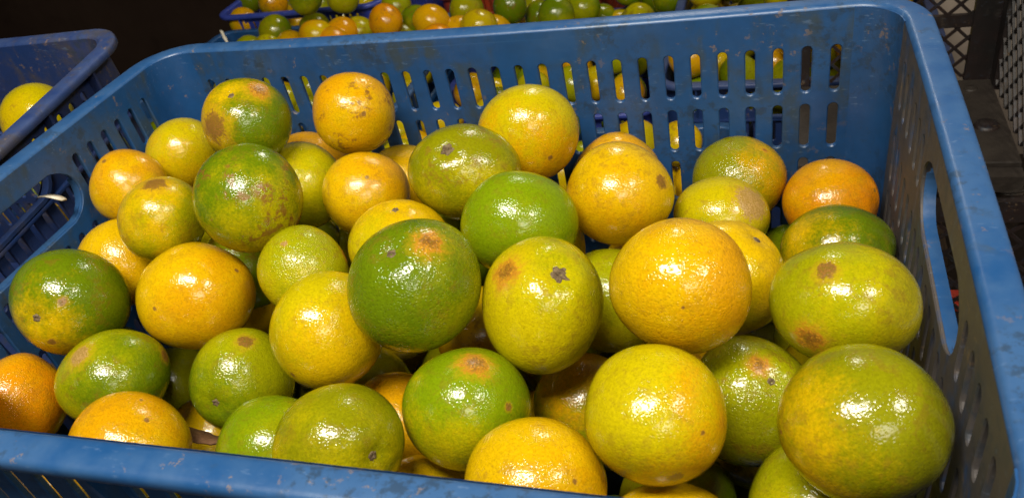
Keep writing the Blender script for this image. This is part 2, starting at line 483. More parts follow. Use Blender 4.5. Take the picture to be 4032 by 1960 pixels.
def handle_collar(side):
    cx, cz, w, h = HANDLE[side], HZ, HW, HH
    inner = stadium(cx, cz, w - 0.0004, h - 0.0004, 27); outer = stadium(cx, cz, w + 0.006, h + 0.006, 27)
    prof = [(0, TH * 0.5), (0, 0.0078), (1, 0.0078), (1, TH * 0.5)]
    verts, faces = [], []
    n = len(inner)
    idx = list(range(n // 2 - 3, n)) + [0, 1, 2]          # a shelf round the lower half of the hole
    for k in idx:
        for (s, d) in prof:
            p = (inner, outer)[s][k]
            verts.append(place(side, p[0], d, p[1]))
    for i in range(len(idx) - 1):
        j = i + 1
        for a in range(4):
            b = (a + 1) % 4
            faces.append((i * 4 + a, i * 4 + b, j * 4 + b, j * 4 + a))
    faces.append((0, 1, 2, 3)); faces.append(tuple((len(idx) - 1) * 4 + q for q in (3, 2, 1, 0)))
    me = mesh_from('handle_ledge', verts, faces, angle=0.7)
    bm = bmesh.new(); bm.from_mesh(me); bmesh.ops.recalc_face_normals(bm, faces=bm.faces[:]); bm.to_mesh(me); bm.free()
    return me
def rib_mesh(side, u):
    t = 0.0014
    pts = []
    for du in (-t, t):
        for (w, z) in ((TH - 0.0004, -0.0052), (0.0145, -0.0052), (0.0100, -0.0400), (TH - 0.0004, -0.0638)):
            pts.append(place(side, u + du, w, z))
    f = [(0, 1, 2, 3), (7, 6, 5, 4), (0, 4, 5, 1), (1, 5, 6, 2), (2, 6, 7, 3), (3, 7, 4, 0)]
    me = mesh_from('rib', pts, f)
    bm = bmesh.new(); bm.from_mesh(me); bmesh.ops.recalc_face_normals(bm, faces=bm.faces[:]); bm.to_mesh(me); bm.free()
    return me
def ledge_mesh(side, L):
    e = L / 2 - RC
    n = 12; verts, faces = [], []
    for k in range(n + 1):
        u = -e + 2 * e * k / n
        for (w, z) in ((TH - 0.0004, -0.0640), (0.0080, -0.0640), (0.0084, -0.0655), (0.0080, -0.0670), (TH - 0.0004, -0.0670)):
            verts.append(place(side, u, w, z))
    for i in range(n):
        for a in range(5):
            b = (a + 1) % 5
            faces.append((i * 5 + a, i * 5 + b, i * 5 + 5 + b, i * 5 + 5 + a))
    faces.append(tuple(range(5))); faces.append(tuple(n * 5 + k for k in range(4, -1, -1)))
    me = mesh_from('ledge', verts, faces, angle=0.8)
    bm = bmesh.new(); bm.from_mesh(me); bmesh.ops.recalc_face_normals(bm, faces=bm.faces[:]); bm.to_mesh(me); bm.free()
    return me
RIM_PROF = [(0.0, -0.0075), (0.0002, -0.0040), (0.0009, -0.0018), (0.0022, -0.0005), (0.0040, 0.0), (0.0085, 0.0003), (0.0130, 0.0),
            (0.0150, -0.0005), (0.0162, -0.0016), (0.0166, -0.0032), (0.0166, -0.0068), (0.0160, -0.0076), (0.0150, -0.0074), (0.0144, -0.0060),
            (0.0142, -0.0034), (0.0125, -0.0026), (TH + 0.0006, -0.0026), (TH + 0.0002, -0.0075)]
CR = {}
CR['wall_back'] = long_wall('back')
CR['wall_front'] = long_wall('front')
LOW = [(-0.0640, -0.0980), (-0.1070, -0.1410), (-0.1500, -0.1840), (-0.1930, -0.2270)]
CR['deep_back'] = long_wall('back', LOW)
CR['deep_front'] = long_wall('front', LOW)
CR['wall_right'] = short_wall('right')
CR['wall_left'] = short_wall('left')
CR['rim'] = sweep('rim', rim_path(0.0), RIM_PROF)
CORNERS = [(HX - RC, HY - RC, math.pi / 2), (HX - RC, -HY + RC, 0.0), (-HX + RC, -HY + RC, -math.pi / 2), (-HX + RC, HY - RC, -math.pi)]
CR['corners'] = [corner_mesh(*c) for c in CORNERS]
CR['collars'] = [handle_collar(s) for s in ('right', 'left')]
CR['ribs'] = [rib_mesh(s, u) for s in ('right', 'left') for u in (-0.140, -0.078, 0.078, 0.140)]
CR['ribs'] += [rib_mesh(s, u) for s in ('front', 'back') for u in (-0.235, -0.1265, -0.0359, 0.0546, 0.1452, 0.235)]
CR['ledges'] = [ledge_mesh(s, 2 * HY) for s in ('right', 'left')]
bx, by = HX - 0.0042, HY - 0.0046
CR['base'] = bevel_box('base', (-bx, bx, -by, by, -HT, -HT + 0.006), 0.001)
def crate(label, mat, loc, rot=(0, 0, 0), group=None, grime=0.25, grimes=None, deep=False):
    t = empty('plastic_crate', loc, rot)
    tag(t, label, 'crate', group)
    grimes = grimes or {}
    def part(name, me, key):
        o = bpy.data.objects.new(name, me); COL.objects.link(o); o.parent = t
        if not me.materials: me.materials.append(None)
        o.material_slots[0].link = 'OBJECT'; o.material_slots[0].material = mat
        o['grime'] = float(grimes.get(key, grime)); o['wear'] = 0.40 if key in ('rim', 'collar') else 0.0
        return o
    ws = {}
    for s in ('back', 'front', 'right', 'left'): ws[s] = part('wall_panel', CR[('deep_' if deep and s in ('back', 'front') else 'wall_') + s], s)
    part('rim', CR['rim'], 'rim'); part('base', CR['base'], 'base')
    for c in CR['corners']: part('corner', c, 'corner')
    for s, c in zip(('right', 'left'), CR['collars']):
        o = part('handle_ledge', c, 'collar'); o.parent = ws[s]
    for c in CR['ribs']: part('rib', c, 'ledge')
    for c in CR['ledges']: part('ledge', c, 'ledge')
    return t
main = crate('blue slotted plastic crate in the foreground, filled with green and yellow oranges', BLUE, (0, 0, 0), grime=0.22,
             grimes={'right': 1.0, 'rim': 0.22, 'back': 0.56, 'left': 0.55, 'collar': 0.15, 'ledge': 0.5, 'corner': 0.3})
for ch in main.children:
    if ch.data == CR['wall_right']: ch.material_slots[0].material = GRIMY
table = bevel_box('platform', (-1.05, 0.29, -0.23, 0.24, -0.36, -0.2975), 0.004)
struct('platform', table, WOOD)

# ------------------------------------------------------------------ oranges
COLS = {'G': (0.112, 0.168, 0.0015), 'B': (0.172, 0.250, 0.0015), 'L': (0.300, 0.300, 0.001), 'Y': (0.620, 0.385, 0.001),
        'M': (0.620, 0.300, 0.001), 'O': (0.720, 0.240, 0.001), 'D': (0.212, 0.212, 0.0015), 'P': (0.480, 0.388, 0.001)}
ICO = {}
def ico(sub):
    if sub not in ICO:
        bm = bmesh.new(); bmesh.ops.create_icosphere(bm, subdivisions=sub, radius=1.0)
        bm.verts.ensure_lookup_table()
        ICO[sub] = (np.array([v.co[:] for v in bm.verts]), [tuple(v.index for v in f.verts) for f in bm.faces]); bm.free()
    return ICO[sub]
def fruit_mesh(R, ax_u=1.0, ax_v=1.0, axis=None, dimple=None, seed=0, sub=4, lump=1.0):
    """one orange: slightly flattened along its own axis, lumpy, with a dimple at the stem"""
    rg = np.random.default_rng(seed)
    V, F = ico(sub)
    r = np.ones(len(V))
    for k in range(7):
        d = rg.normal(size=3); d /= np.linalg.norm(d)
        w = rg.uniform(1.2, 3.6); ph = rg.uniform(0, 6.28)
        r += lump * 0.0135 / (0.5 + 0.5 * w) * np.sin(w * (V @ d) * 1.6 + ph)
    if axis is None:
        a = rg.normal(size=3); a /= np.linalg.norm(a)
    else: a = np.array(axis)
    c = V @ a
    if dimple is not None:
        d = np.array(dimple); ang = np.arccos(np.clip(V @ d, -1, 1))
        e1 = np.cross(d, [0.3, 0.5, 0.81]); e1 /= np.linalg.norm(e1); e2 = np.cross(d, e1)
        th = np.arctan2(V @ e2, V @ e1)
        r -= 0.075 * np.exp(-(ang / 0.17) ** 2) + 0.016 * np.exp(-((ang - 0.22) / 0.16) ** 2) * (0.5 + 0.5 * np.cos(7 * th + rg.uniform(0, 6))) 
        r += 0.012 * np.exp(-((ang - 0.42) / 0.20) ** 2)
    Pn = V * r[:, None]
    Pn = Pn - np.outer(Pn @ a, a) * 0.035
    ru, dn, fw = np.array(RIGHT), np.array(DOWN), np.array(FWD)
    u, v, w = Pn @ ru, Pn @ dn, Pn @ fw
    Pn = np.outer(u * ax_u, ru) + np.outer(v * ax_v, dn) + np.outer(w, fw)
    me = mesh_from('orange', [tuple(p) for p in (Pn * R)], F, smooth=True)
    me.materials.append(PEEL)
    return me
def stem_mesh(R, size, seed, star=False):
    """dried calyx: ragged lobed disc with a raised rim and a sunken core"""
    rg = random.Random(seed)
    n = 30; lobes = 5
    rings = [(0.0, 0.10), (0.22, 0.12), (0.34, 0.34), (0.52, 0.30), (0.80, 0.20), (1.0, 0.02), (0.9, -0.30)]
    amp = 0.30 if star else 0.14
    verts = [(0, 0, rings[0][1] * size)]; faces = []
    for (q, h) in rings[1:]:
        for k in range(n):
            a = 2 * math.pi * k / n
            rr = q * (1 + amp * (q ** 2) * math.cos(lobes * a) + 0.10 * rg.uniform(-1, 1) * q)
            verts.append((rr * math.cos(a) * size, rr * math.sin(a) * size, (h + 0.07 * rg.uniform(-1, 1)) * size))
    for k in range(n): faces.append((0, 1 + k, 1 + (k + 1) % n))
    for i in range(len(rings) - 2):
        for k in range(n):
            a = 1 + i * n + k; b = 1 + i * n + (k + 1) % n
            faces.append((a, a + n, b + n, b))
    me = mesh_from('stem_button', verts, faces, smooth=True)
    me.materials.append(STEM)
    return me
def peel_props(o, A, B, gdir=(0, 0, 1), bias=0.0, scuff=0.15, scabs=(), pebble=0.55, jit=0.0):
    def jc(c):
        return [max(0.002, x * (1 + rnd.uniform(-jit, jit))) for x in c]
    o['peel_colour'] = [float(x) for x in jc(COLS[A])]; o['blush_colour'] = [float(x) for x in jc(COLS[B])]
    o['blush_direction'] = [float(x) for x in gdir]; o['blush_amount'] = float(bias)
    o['scuff'] = float(scuff); o['pebble'] = float(pebble)
    for k in range(3):
        if k < len(scabs):
            d, s, kind = scabs[k]
            o['scab_%d' % (k + 1)] = [float(x) for x in d]; o['scab_%d_shape' % (k + 1)] = [float(s), float(kind), 1.0]
        else:
            o['scab_%d' % (k + 1)] = [0.0, 0.0, 5.0]; o['scab_%d_shape' % (k + 1)] = [0.2, 0.0, 0.0]
FIT = {"a1": [-0.1462, 0.0919, -0.0146, 0.0307], "a2": [-0.0895, 0.1372, -0.0351, 0.0314], "a3": [-0.2499, 0.1297, -0.0632, 0.0302], "a4": [-0.2518, 0.0659, -0.0514, 0.0286], "a5": [-0.1873, 0.0203, -0.0464, 0.0291], "a6": [-0.1115, 0.0206, -0.0296, 0.0342], "a7": [-0.1305, 0.101, -0.0744, 0.033], "a8": [-0.1578, 0.1554, -0.0968, 0.033], "a9": [-0.0692, 0.0858, -0.0724, 0.0313], "a10": [-0.0746, 0.1538, -0.1103, 0.0335], "a11": [0.0147, 0.0753, -0.0473, 0.0339], "a12": [0.0422, 0.1364, -0.056, 0.0348], "a13": [-0.0152, 0.0223, -0.0683, 0.0317], "a14": [0.0282, -0.048, -0.0374, 0.0359], "a15": [0.0624, 0.0299, -0.0553, 0.0334], "a16": [0.1139, 0.0791, -0.0686, 0.0335], "a17": [0.0972, 0.1542, -0.1065, 0.0335], "a18": [0.1823, 0.1566, -0.111, 0.0318], "a19": [0.1744, 0.0985, -0.0996, 0.0289], "a20": [0.2424, 0.1377, -0.1174, 0.0307], "a21": [0.2436, 0.0773, -0.1107, 0.0311], "a22": [0.166, -0.0478, -0.033, 0.0335], "a23": [0.1821, 0.0172, -0.0845, 0.0335], "a24": [0.222, 0.1531, -0.1847, 0.0335], "a25": [0.0921, -0.0358, -0.0598, 0.0343], "a26": [0.1115, 0.0335, -0.1169, 0.0335], "a27": [0.2408, -0.0294, -0.0572, 0.0323], "a28": [0.2433, -0.1082, -0.0504, 0.0327], "a29": [0.1978, -0.0557, -0.1011, 0.0321], "a30": [0.16, -0.1061, -0.0576, 0.0309], "a31": [0.0611, -0.0912, -0.0808, 0.0324], "a32": [0.1035, -0.0362, -0.1392, 0.031], "a33": [0.1072, -0.1334, -0.0797, 0.0315], "a34": [-0.032, -0.0548, -0.0683, 0.0335], "a35": [-0.0704, -0.0074, -0.0665, 0.0288], "a36": [-0.149, -0.0202, -0.0785, 0.0362], "a37": [-0.22, -0.0473, -0.0631, 0.0348], "a38": [-0.2361, 0.0169, -0.083, 0.0331], "a39": [-0.1727, -0.0843, -0.0887, 0.0316], "a40": [-0.2508, -0.096, -0.106, 0.0294], "a41": [-0.1297, -0.1301, -0.0917, 0.0323], "a42": [-0.1058, -0.0593, -0.1115, 0.0319], "a43": [-0.0447, -0.1179, -0.0981, 0.031], "a44": [0.0114, -0.133, -0.0678, 0.0307], "a45": [-0.0059, -0.0611, -0.1417, 0.0335], "a46": [0.032, -0.1215, -0.1383, 0.0335], "a47": [-0.241, 0.0033, -0.1998, 0.0335], "a48": [-0.1599, -0.0584, -0.1781, 0.0335], "a49": [0.1742, -0.0474, -0.2204, 0.0335], "a50": [0.1665, -0.1382, -0.1157, 0.0335], "a51": [0.2311, -0.1092, -0.1143, 0.0334], "a52": [-0.0065, 0.0368, -0.1973, 0.0335]}
PX = {"a1": [179, 175], "a2": [176, 164], "a3": [157, 148], "a4": [167, 150], "a5": [180, 172], "a6": [221, 213], "a7": [150, 166], "a8": [130, 130], "a9": [180, 170], "a10": [125, 126], "a11": [219, 193], "a12": [200, 192], "a13": [208, 190], "a14": [270, 268], "a15": [233, 208], "a16": [211, 208], "a17": [168, 165], "a18": [186, 175], "a19": [192, 165], "a20": [192, 180], "a21": [232, 185], "a22": [293, 272], "a23": [210, 205], "a24": [140, 120], "a25": [243, 268], "a26": [150, 135], "a27": [306, 250], "a28": [354, 322], "a29": [255, 262], "a30": [281, 282], "a31": [255, 252], "a32": [205, 185], "a33": [291, 270], "a34": [237, 235], "a35": [186, 183], "a36": [243, 213], "a37": [242, 215], "a38": [120, 118], "a39": [235, 200], "a40": [195, 198], "a41": [265, 225], "a42": [205, 212], "a43": [245, 226], "a44": [267, 250], "a45": [150, 140], "a46": [140, 130], "a47": [150, 150], "a48": [150, 130], "a49": [200, 140], "a50": [190, 185], "a51": [190, 190], "a52": [160, 160]}
def on_sphere(c, R, u, v):
    d = ray(u, v); oc = CAM - c
    b = oc.dot(d); disc = b * b - (oc.dot(oc) - R * R)
    if disc < 0:
        q = CAM + d * (-b); return (q - c).normalized()
    return (CAM + d * (-b - math.sqrt(disc)) - c).normalized()
# key: peel, blush, blush direction in the photo (right, down), amount, scuff, stem pixel, scabs (u, v, size px, kind 0 dark 1 tan 2 rusty), label
T = {
'a1': ('G','Y',(-1,-.55),-.12,.15,(900,363),[(832,500,60,0),(1020,345,45,2)],'half green half yellow orange against the back wall, stem and scabs showing'),
'a2': ('M','Y',(.3,.4),-.1,1.0,None,[(1433,448,13,0)],'amber orange mottled with brown, highest against the back wall'),
'a3': ('P','Y',(0,1),.1,.1,None,[],'yellow orange in the far left corner below the half green one'),
'a4': ('Y','M',(.2,-1),.05,.1,None,[(408,633,11,0)],'golden orange touching the left wall beside the row of slots'),
'a5': ('L','Y',(-.7,-.4),.1,.2,None,[(607,718,42,0)],'yellowish green orange with a brown scar on top, beside the golden one'),
'a6': ('G','P',(.6,.7),-.15,.75,None,[],'large green orange with brown netted scuffing, upper left of the heap'),
'a7': ('L','P',(-.3,-.3),.1,.1,None,[],'lime yellow orange wedged behind the large scuffed green one'),
'a8': ('M','Y',(0,1),-.2,.2,None,[],'amber orange peeping out between the two highest fruits at the back left'),
'a9': ('Y','M',(1,-.3),-.1,.15,None,[(1445,695,10,0)],'round yellow orange below the mottled amber one'),
'a10': ('Y','M',(0,1),-.1,.1,None,[],'yellow orange half hidden at the back wall right of the mottled amber one'),
'a11': ('D','P',(.2,1),-.28,.3,(1752,579),[],'olive green orange with a dark star shaped stem, upper middle of the heap'),
'a12': ('P','M',(.2,1),0.0,.1,None,[(2172,625,13,0)],'yellow orange with a small dimple, against the back wall in the middle'),
'a13': ('Y','P',(-.6,.4),-.1,.1,(1552,799),[],'yellow orange with a dark stem on top, behind the big green one'),
'a14': ('G','L',(1,.3),-.35,.15,(1529,986),[(1690,948,62,2)],'big dark green orange in the centre with an orange brown sore near its stem'),
'a15': ('B','L',(.2,.8),-.3,.05,None,[],'smooth bright green orange in the middle of the heap'),
'a16': ('Y','M',(-.2,1),-.05,.2,None,[(2610,715,30,0)],'tall yellow orange right of the bright green one'),
'a17': ('Y','M',(0,-1),0.0,.15,None,[],'yellow orange tucked directly behind the tall yellow one'),
'a18': ('D','M',(1,.3),-.25,.15,None,[(3010,590,18,2)],'olive green orange against the back wall left of the bright orange one'),
'a19': ('L','P',(-.3,-.6),.1,.2,None,[(2965,795,72,1)],'lime orange with a large tan scar, right half of the heap'),
'a20': ('O','M',(-.3,-.4),-.1,.1,None,[(3440,750,10,0)],'bright orange fruit in the far right corner of the crate'),
'a21': ('G','Y',(-.8,.6),-.2,.1,None,[],'green orange in front of the bright orange one by the right wall'),
'a22': ('Y','M',(1,-.1),.05,.1,None,[(2955,1025,12,0),(2690,1210,9,0)],'big golden yellow orange, largest of its colour, right of the centre'),
'a23': ('Y','P',(-.4,.5),0.0,.1,(2992,926),[],'yellow orange hidden behind the big golden one, dark stem at its top'),
'a24': ('G','L',(0,1),0.0,.1,None,[],'small green piece of fruit in the gap below the bright orange one'),
'a25': ('P','L',(.5,-.3),-.3,.2,(2205,1076),[(1985,1068,66,2)],'pale yellow green orange with a star shaped stem and a brown scar on its left'),
'a26': ('L','P',(0,1),0.0,.1,None,[],'lime orange showing in the gap between the pale starred one and the golden one'),
'a27': ('L','P',(.6,.3),-.05,.2,None,[(3250,1060,40,0),(3185,1335,55,2)],'large lime orange against the right wall with a brown scab and rusty bottom'),
'a28': ('D','Y',(-1,.4),-.36,.15,None,[(3078,1700,12,0)],'largest olive green orange, nearest the camera at lower right'),
'a29': ('L','D',(.3,1),.1,.3,(3049,1494),[(2990,1430,40,2)],'speckled lime orange with a pale round stem, left of the largest one'),
'a30': ('P','M',(.8,.5),-.2,.1,None,[(2772,1703,15,0),(2660,1880,34,0)],'big yellow orange with an orange blush and a dark dot, lower right of centre'),
'a31': ('B','P',(-.5,1),-.1,.1,None,[(1872,1420,66,2),(2005,1600,20,0)],'light green orange with an orange brown crater at its top, lower middle'),
'a32': ('D','M',(.2,-1),-.1,.2,None,[],'olive orange in the shade between the cratered one and the blushed yellow one'),
'a33': ('Y','M',(.9,.6),-.05,.2,None,[(2260,1895,16,0)],'speckled yellow orange cut by the front rim right of the middle'),
'a34': ('P','Y',(.7,.5),.0,.15,None,[(1150,1480,18,0)],'large yellow orange left of the big dark green one'),
'a35': ('L','P',(-.3,.6),-.1,.2,None,[(1367,1000,32,2),(1120,960,17,1)],'rough skinned lime orange with a brown edge, below the scuffed green one'),
'a36': ('Y','M',(1,.3),.0,.05,None,[(930,1065,10,0),(605,1215,11,0)],'bright yellow orange in the left half beside the dark green one'),
'a37': ('G','Y',(-.3,1),-.15,.2,(135,1255),[(247,1187,19,0),(205,1345,20,0)],'dark green orange at far left with a pale stem scar low on it'),
'a38': ('Y','M',(0,1),-.1,.1,None,[],'yellow orange squeezed against the left wall below the handle'),
'a39': ('L','G',(.8,.3),.0,.2,None,[(298,1388,44,1),(645,1400,24,0)],'lime orange with a tan patch, below the dark green one at left'),
'a40': ('O','M',(0,-1),-.1,.1,None,[],'bright orange fruit at the left edge of the picture'),
'a41': ('M','Y',(.4,.8),.05,.1,None,[(560,1560,11,0),(580,1650,12,0)],'amber orange resting against the front rim at lower left'),
'a42': ('L','G',(-.7,.8),-.05,.15,(840,1592),[(965,1345,30,0)],'lime orange with a ragged pale stem at its lower left'),
'a43': ('L','B',(-.3,-.5),.0,.1,None,[],'plain lime orange cut by the front rim left of the olive one'),
'a44': ('D','P',(-.3,.9),-.05,.1,(1475,1794),[],'olive yellow orange at the front rim with its dark stem facing down right'),
'a45': ('M','Y',(0,1),-.1,.1,None,[],'amber orange seen in the gap left of the cratered one'),
'a46': ('Y','P',(0,1),0.0,.1,None,[],'yellow orange just showing above the front rim in the middle'),
'a47': ('D','L',(0,1),-.1,.2,None,[],'olive orange deep in the gap right of the tan patched one'),
'a48': ('Y','P',(0,1),0.0,.1,None,[],'yellow orange deep behind the amber one at the front rim'),
'a49': ('G','L',(-1,.2),-.1,.3,None,[],'dark green orange in the shade below the speckled lime one'),
'a50': ('Y','M',(0,1),-.1,.1,None,[],'yellow orange barely above the front rim at the bottom right'),
'a51': ('L','P',(0,1),0.0,.1,None,[],'lime orange under the largest olive green one'),
'a52': ('D','L',(0,1),-.2,.1,None,[],'dark olive orange deep below the big dark green one'),
}
ROUGHER = {'a2': .42, 'a35': .75, 'a14': .70, 'a22': .60, 'a18': .60, 'a29': .62, 'a40': .55, 'a42': .50, 'a36': .30, 'a28': .32, 'a21': .30, 'a27': .32, 'a25': .42, 'a33': .4}
PARTLY = {'a7','a8','a10','a17','a24','a26','a32','a38','a45','a46','a47','a48','a49','a50','a51','a52','a23'}
oranges_main = []
for i, (k, row) in enumerate(T.items()):
    A, B, gd, bias, scuff, stem, scabs, label = row
    x, y, z, R = FIT[k]
    c = Vector((x, y, z))
    rx, ry = PX[k]
    # a plain ball already looks stretched towards the corners of the picture; keep only the fruit's own flattening
    dv = c - CAM; cz = dv.dot(FWD); ex, ey = dv.dot(RIGHT) / cz, dv.dot(DOWN) / cz
    tn = math.hypot(ex, ey); ct = 1 / math.sqrt(1 + tn * tn); cf, sf = (ex / tn, ey / tn) if tn > 1e-6 else (1, 0)
    rt = F_PX * R / dv.length / ct
    au = rx / (rt * math.hypot(cf / ct, sf)); av = ry / (rt * math.hypot(sf / ct, cf))
    if k in PARTLY: au = av = 1.0
    au, av = max(0.95, min(1.09, au)), max(0.95, min(1.09, av))
    dim = None
    sc = []
    if stem is not None: dim = on_sphere(c, R, *stem)
    dist = (c - CAM).length
    for (su, sv, s, kind) in scabs:
        sc.append((on_sphere(c, R, su, sv), s * (0.75 if s < 22 else 1.0) / F_PX * dist / R, kind))
    me = fruit_mesh(R, au, av, axis=dim, dimple=dim, seed=100 + i, sub=5 if rx > 170 else 4, lump=1.35)
    o = link('orange', me)
    o.location = c
    g = (RIGHT * gd[0] + DOWN * gd[1] - FWD * 0.15).normalized()
    peel_props(o, A, B, g, bias, scuff, sc, ROUGHER.get(k, 0.38))
    tag(o, label, 'orange', 'oranges in the foreground crate')
    oranges_main.append(o)
    if dim is not None:
        size = R * {'a25': .155, 'a11': .14, 'a37': .085, 'a29': .075, 'a44': .085}.get(k, .085)
        sm = stem_mesh(R, size, 300 + i, star=k in ('a25', 'a11', 'a13', 'a42'))
        s = link('stem_button', sm, None, o)
        # place on the real surface below the stem direction
        best = max((v for v in me.vertices), key=lambda v: v.co.normalized().dot(dim))
        s.location = dim * (best.co.length - 0.0002)
        s.rotation_euler = dim.to_track_quat('Z', 'Y').to_euler()

# fruit filling the crate underneath, mostly hidden
SHARED = [fruit_mesh(0.0325, 1 + 0.05 * math.sin(k * 2.1), 1 - 0.05 * math.cos(k * 1.7), seed=900 + k, sub=4, lump=1.4) for k in range(6)]
FILL = [[-0.2136, -0.0856, -0.262], [0.1154, 0.0772, -0.262], [-0.1099, 0.1109, -0.262], [0.0894, -0.0775, -0.262], [-0.2027, 0.0008, -0.262], [-0.0094, 0.0527, -0.262], [0.2353, -0.0763, -0.262], [0.2377, 0.0911, -0.262], [0.0037, -0.0793, -0.262], [-0.0173, -0.1494, -0.262], [0.0327, 0.1346, -0.262], [0.2233, -0.1429, -0.262], [0.097, 0.1447, -0.2619], [0.0609, -0.0165, -0.2619], [-0.1838, 0.091, -0.2619], [-0.0313, 0.1162, -0.2619], [-0.1272, -0.0076, -0.2618], [0.1457, -0.1255, -0.2618], [0.1611, 0.0199, -0.2618], [-0.2196, 0.1442, -0.2618], [-0.0953, -0.0812, -0.2618], [0.0459, -0.1359, -0.2617], [-0.0794, 0.0415, -0.2615], [-0.1103, -0.1457, -0.2614], [0.2369, 0.0204, -0.2613], [0.1849, 0.1492, -0.2611], [-0.0471, -0.0336, -0.2609], [-0.1767, -0.1451, -0.2606], [0.0533, 0.0686, -0.2551], [-0.2417, -0.1448, -0.2516], [0.1764, 0.0863, -0.2469], [-0.2358, 0.059, -0.2456], [-0.1401, 0.0509, -0.236], [0.0976, 0.0251, -0.2291], [-0.149, 0.1497, -0.2281], [-0.0463, -0.1034, -0.2261], [0.0947, -0.1457, -0.2226], [-0.0701, 0.1452, -0.2204], [0.0098, -0.0234, -0.2194], [-0.1362, -0.1059, -0.2181], [0.243, -0.0269, -0.2173], [0.1975, -0.1084, -0.2158], [0.1414, 0.1445, -0.2154], [-0.0841, -0.0001, -0.2138], [0.0481, -0.0758, -0.2124], [0.1963, 0.0366, -0.2122], [0.0661, 0.115, -0.2114], [-0.0019, 0.1415, -0.2095], [-0.2, -0.1164, -0.2085], [0.1232, -0.0862, -0.2076], [-0.0832, 0.0805, -0.2074], [-0.2241, 0.1103, -0.2071], [0.0105, -0.144, -0.2052], [0.1359, 0.0684, -0.201], [-0.0869, -0.1496, -0.2004], [-0.1744, 0.0136, -0.1985], [-0.2375, -0.062, -0.1984], [-0.0944, -0.0619, -0.1953], [0.2397, 0.0842, -0.1918], [-0.1535, 0.099, -0.1908], [0.1503, -0.1478, -0.1905], [0.0707, -0.0196, -0.1902], [0.1411, 0.0001, -0.1882], [0.2427, -0.1492, -0.1859], [0.0582, 0.0527, -0.1858], [0.2408, -0.0762, -0.1729], [-0.1877, 0.15, -0.1721], [0.2424, 0.0218, -0.1688], [-0.2077, 0.0621, -0.1686], [-0.036, 0.1021, -0.1686], [-0.1154, 0.0313, -0.1682], [-0.2384, -0.1499, -0.1674], [-0.1158, 0.1468, -0.1665], [-0.1419, -0.1443, -0.1663], [-0.0412, -0.1242, -0.1642], [0.1822, 0.1005, -0.1627], [0.1189, 0.1165, -0.1625], [0.0947, -0.1266, -0.162], [0.0277, 0.1031, -0.1618], [-0.0534, -0.0201, -0.1612], [0.1982, -0.0282, -0.1602], [0.1621, -0.0852, -0.1556], [-0.0551, 0.0436, -0.153], [-0.2395, -0.0362, -0.1407], [0.0271, 0.0176, -0.1366], [-0.2366, 0.1453, -0.1316], [-0.0024, 0.1435, -0.1204], [-0.1941, -0.1464, -0.1184], [-0.0075, 0.0775, -0.1161], [-0.2405, 0.0743, -0.1157], [0.0554, 0.072, -0.1122], [-0.1624, 0.0443, -0.1087], [-0.2335, -0.1479, -0.0573]]
PAIRS = [('L', 'P'), ('Y', 'M'), ('D', 'P'), ('P', 'Y'), ('G', 'L'), ('M', 'Y'), ('L', 'G'), ('Y', 'P'), ('B', 'L')]
def heap_fruit(pos, R, label, group, AB=None):
    o = bpy.data.objects.new('orange', rnd.choice(SHARED)); COL.objects.link(o)
    o.location = pos; s = R / 0.0325
    o.scale = (s, s, s)
    o.rotation_euler = (rnd.uniform(-0.5, 0.5), rnd.uniform(-0.5, 0.5), rnd.uniform(0, 6.28))
    A, B = AB or rnd.choice(PAIRS)
    d = Vector((rnd.uniform(-1, 1), rnd.uniform(-1, 1), rnd.uniform(-1, 1))).normalized()
    peel_props(o, A, B, d, rnd.uniform(-.2, .1), rnd.uniform(0, .5), (), 0.3, 0.08)
    tag(o, label, 'orange', group)
    return o
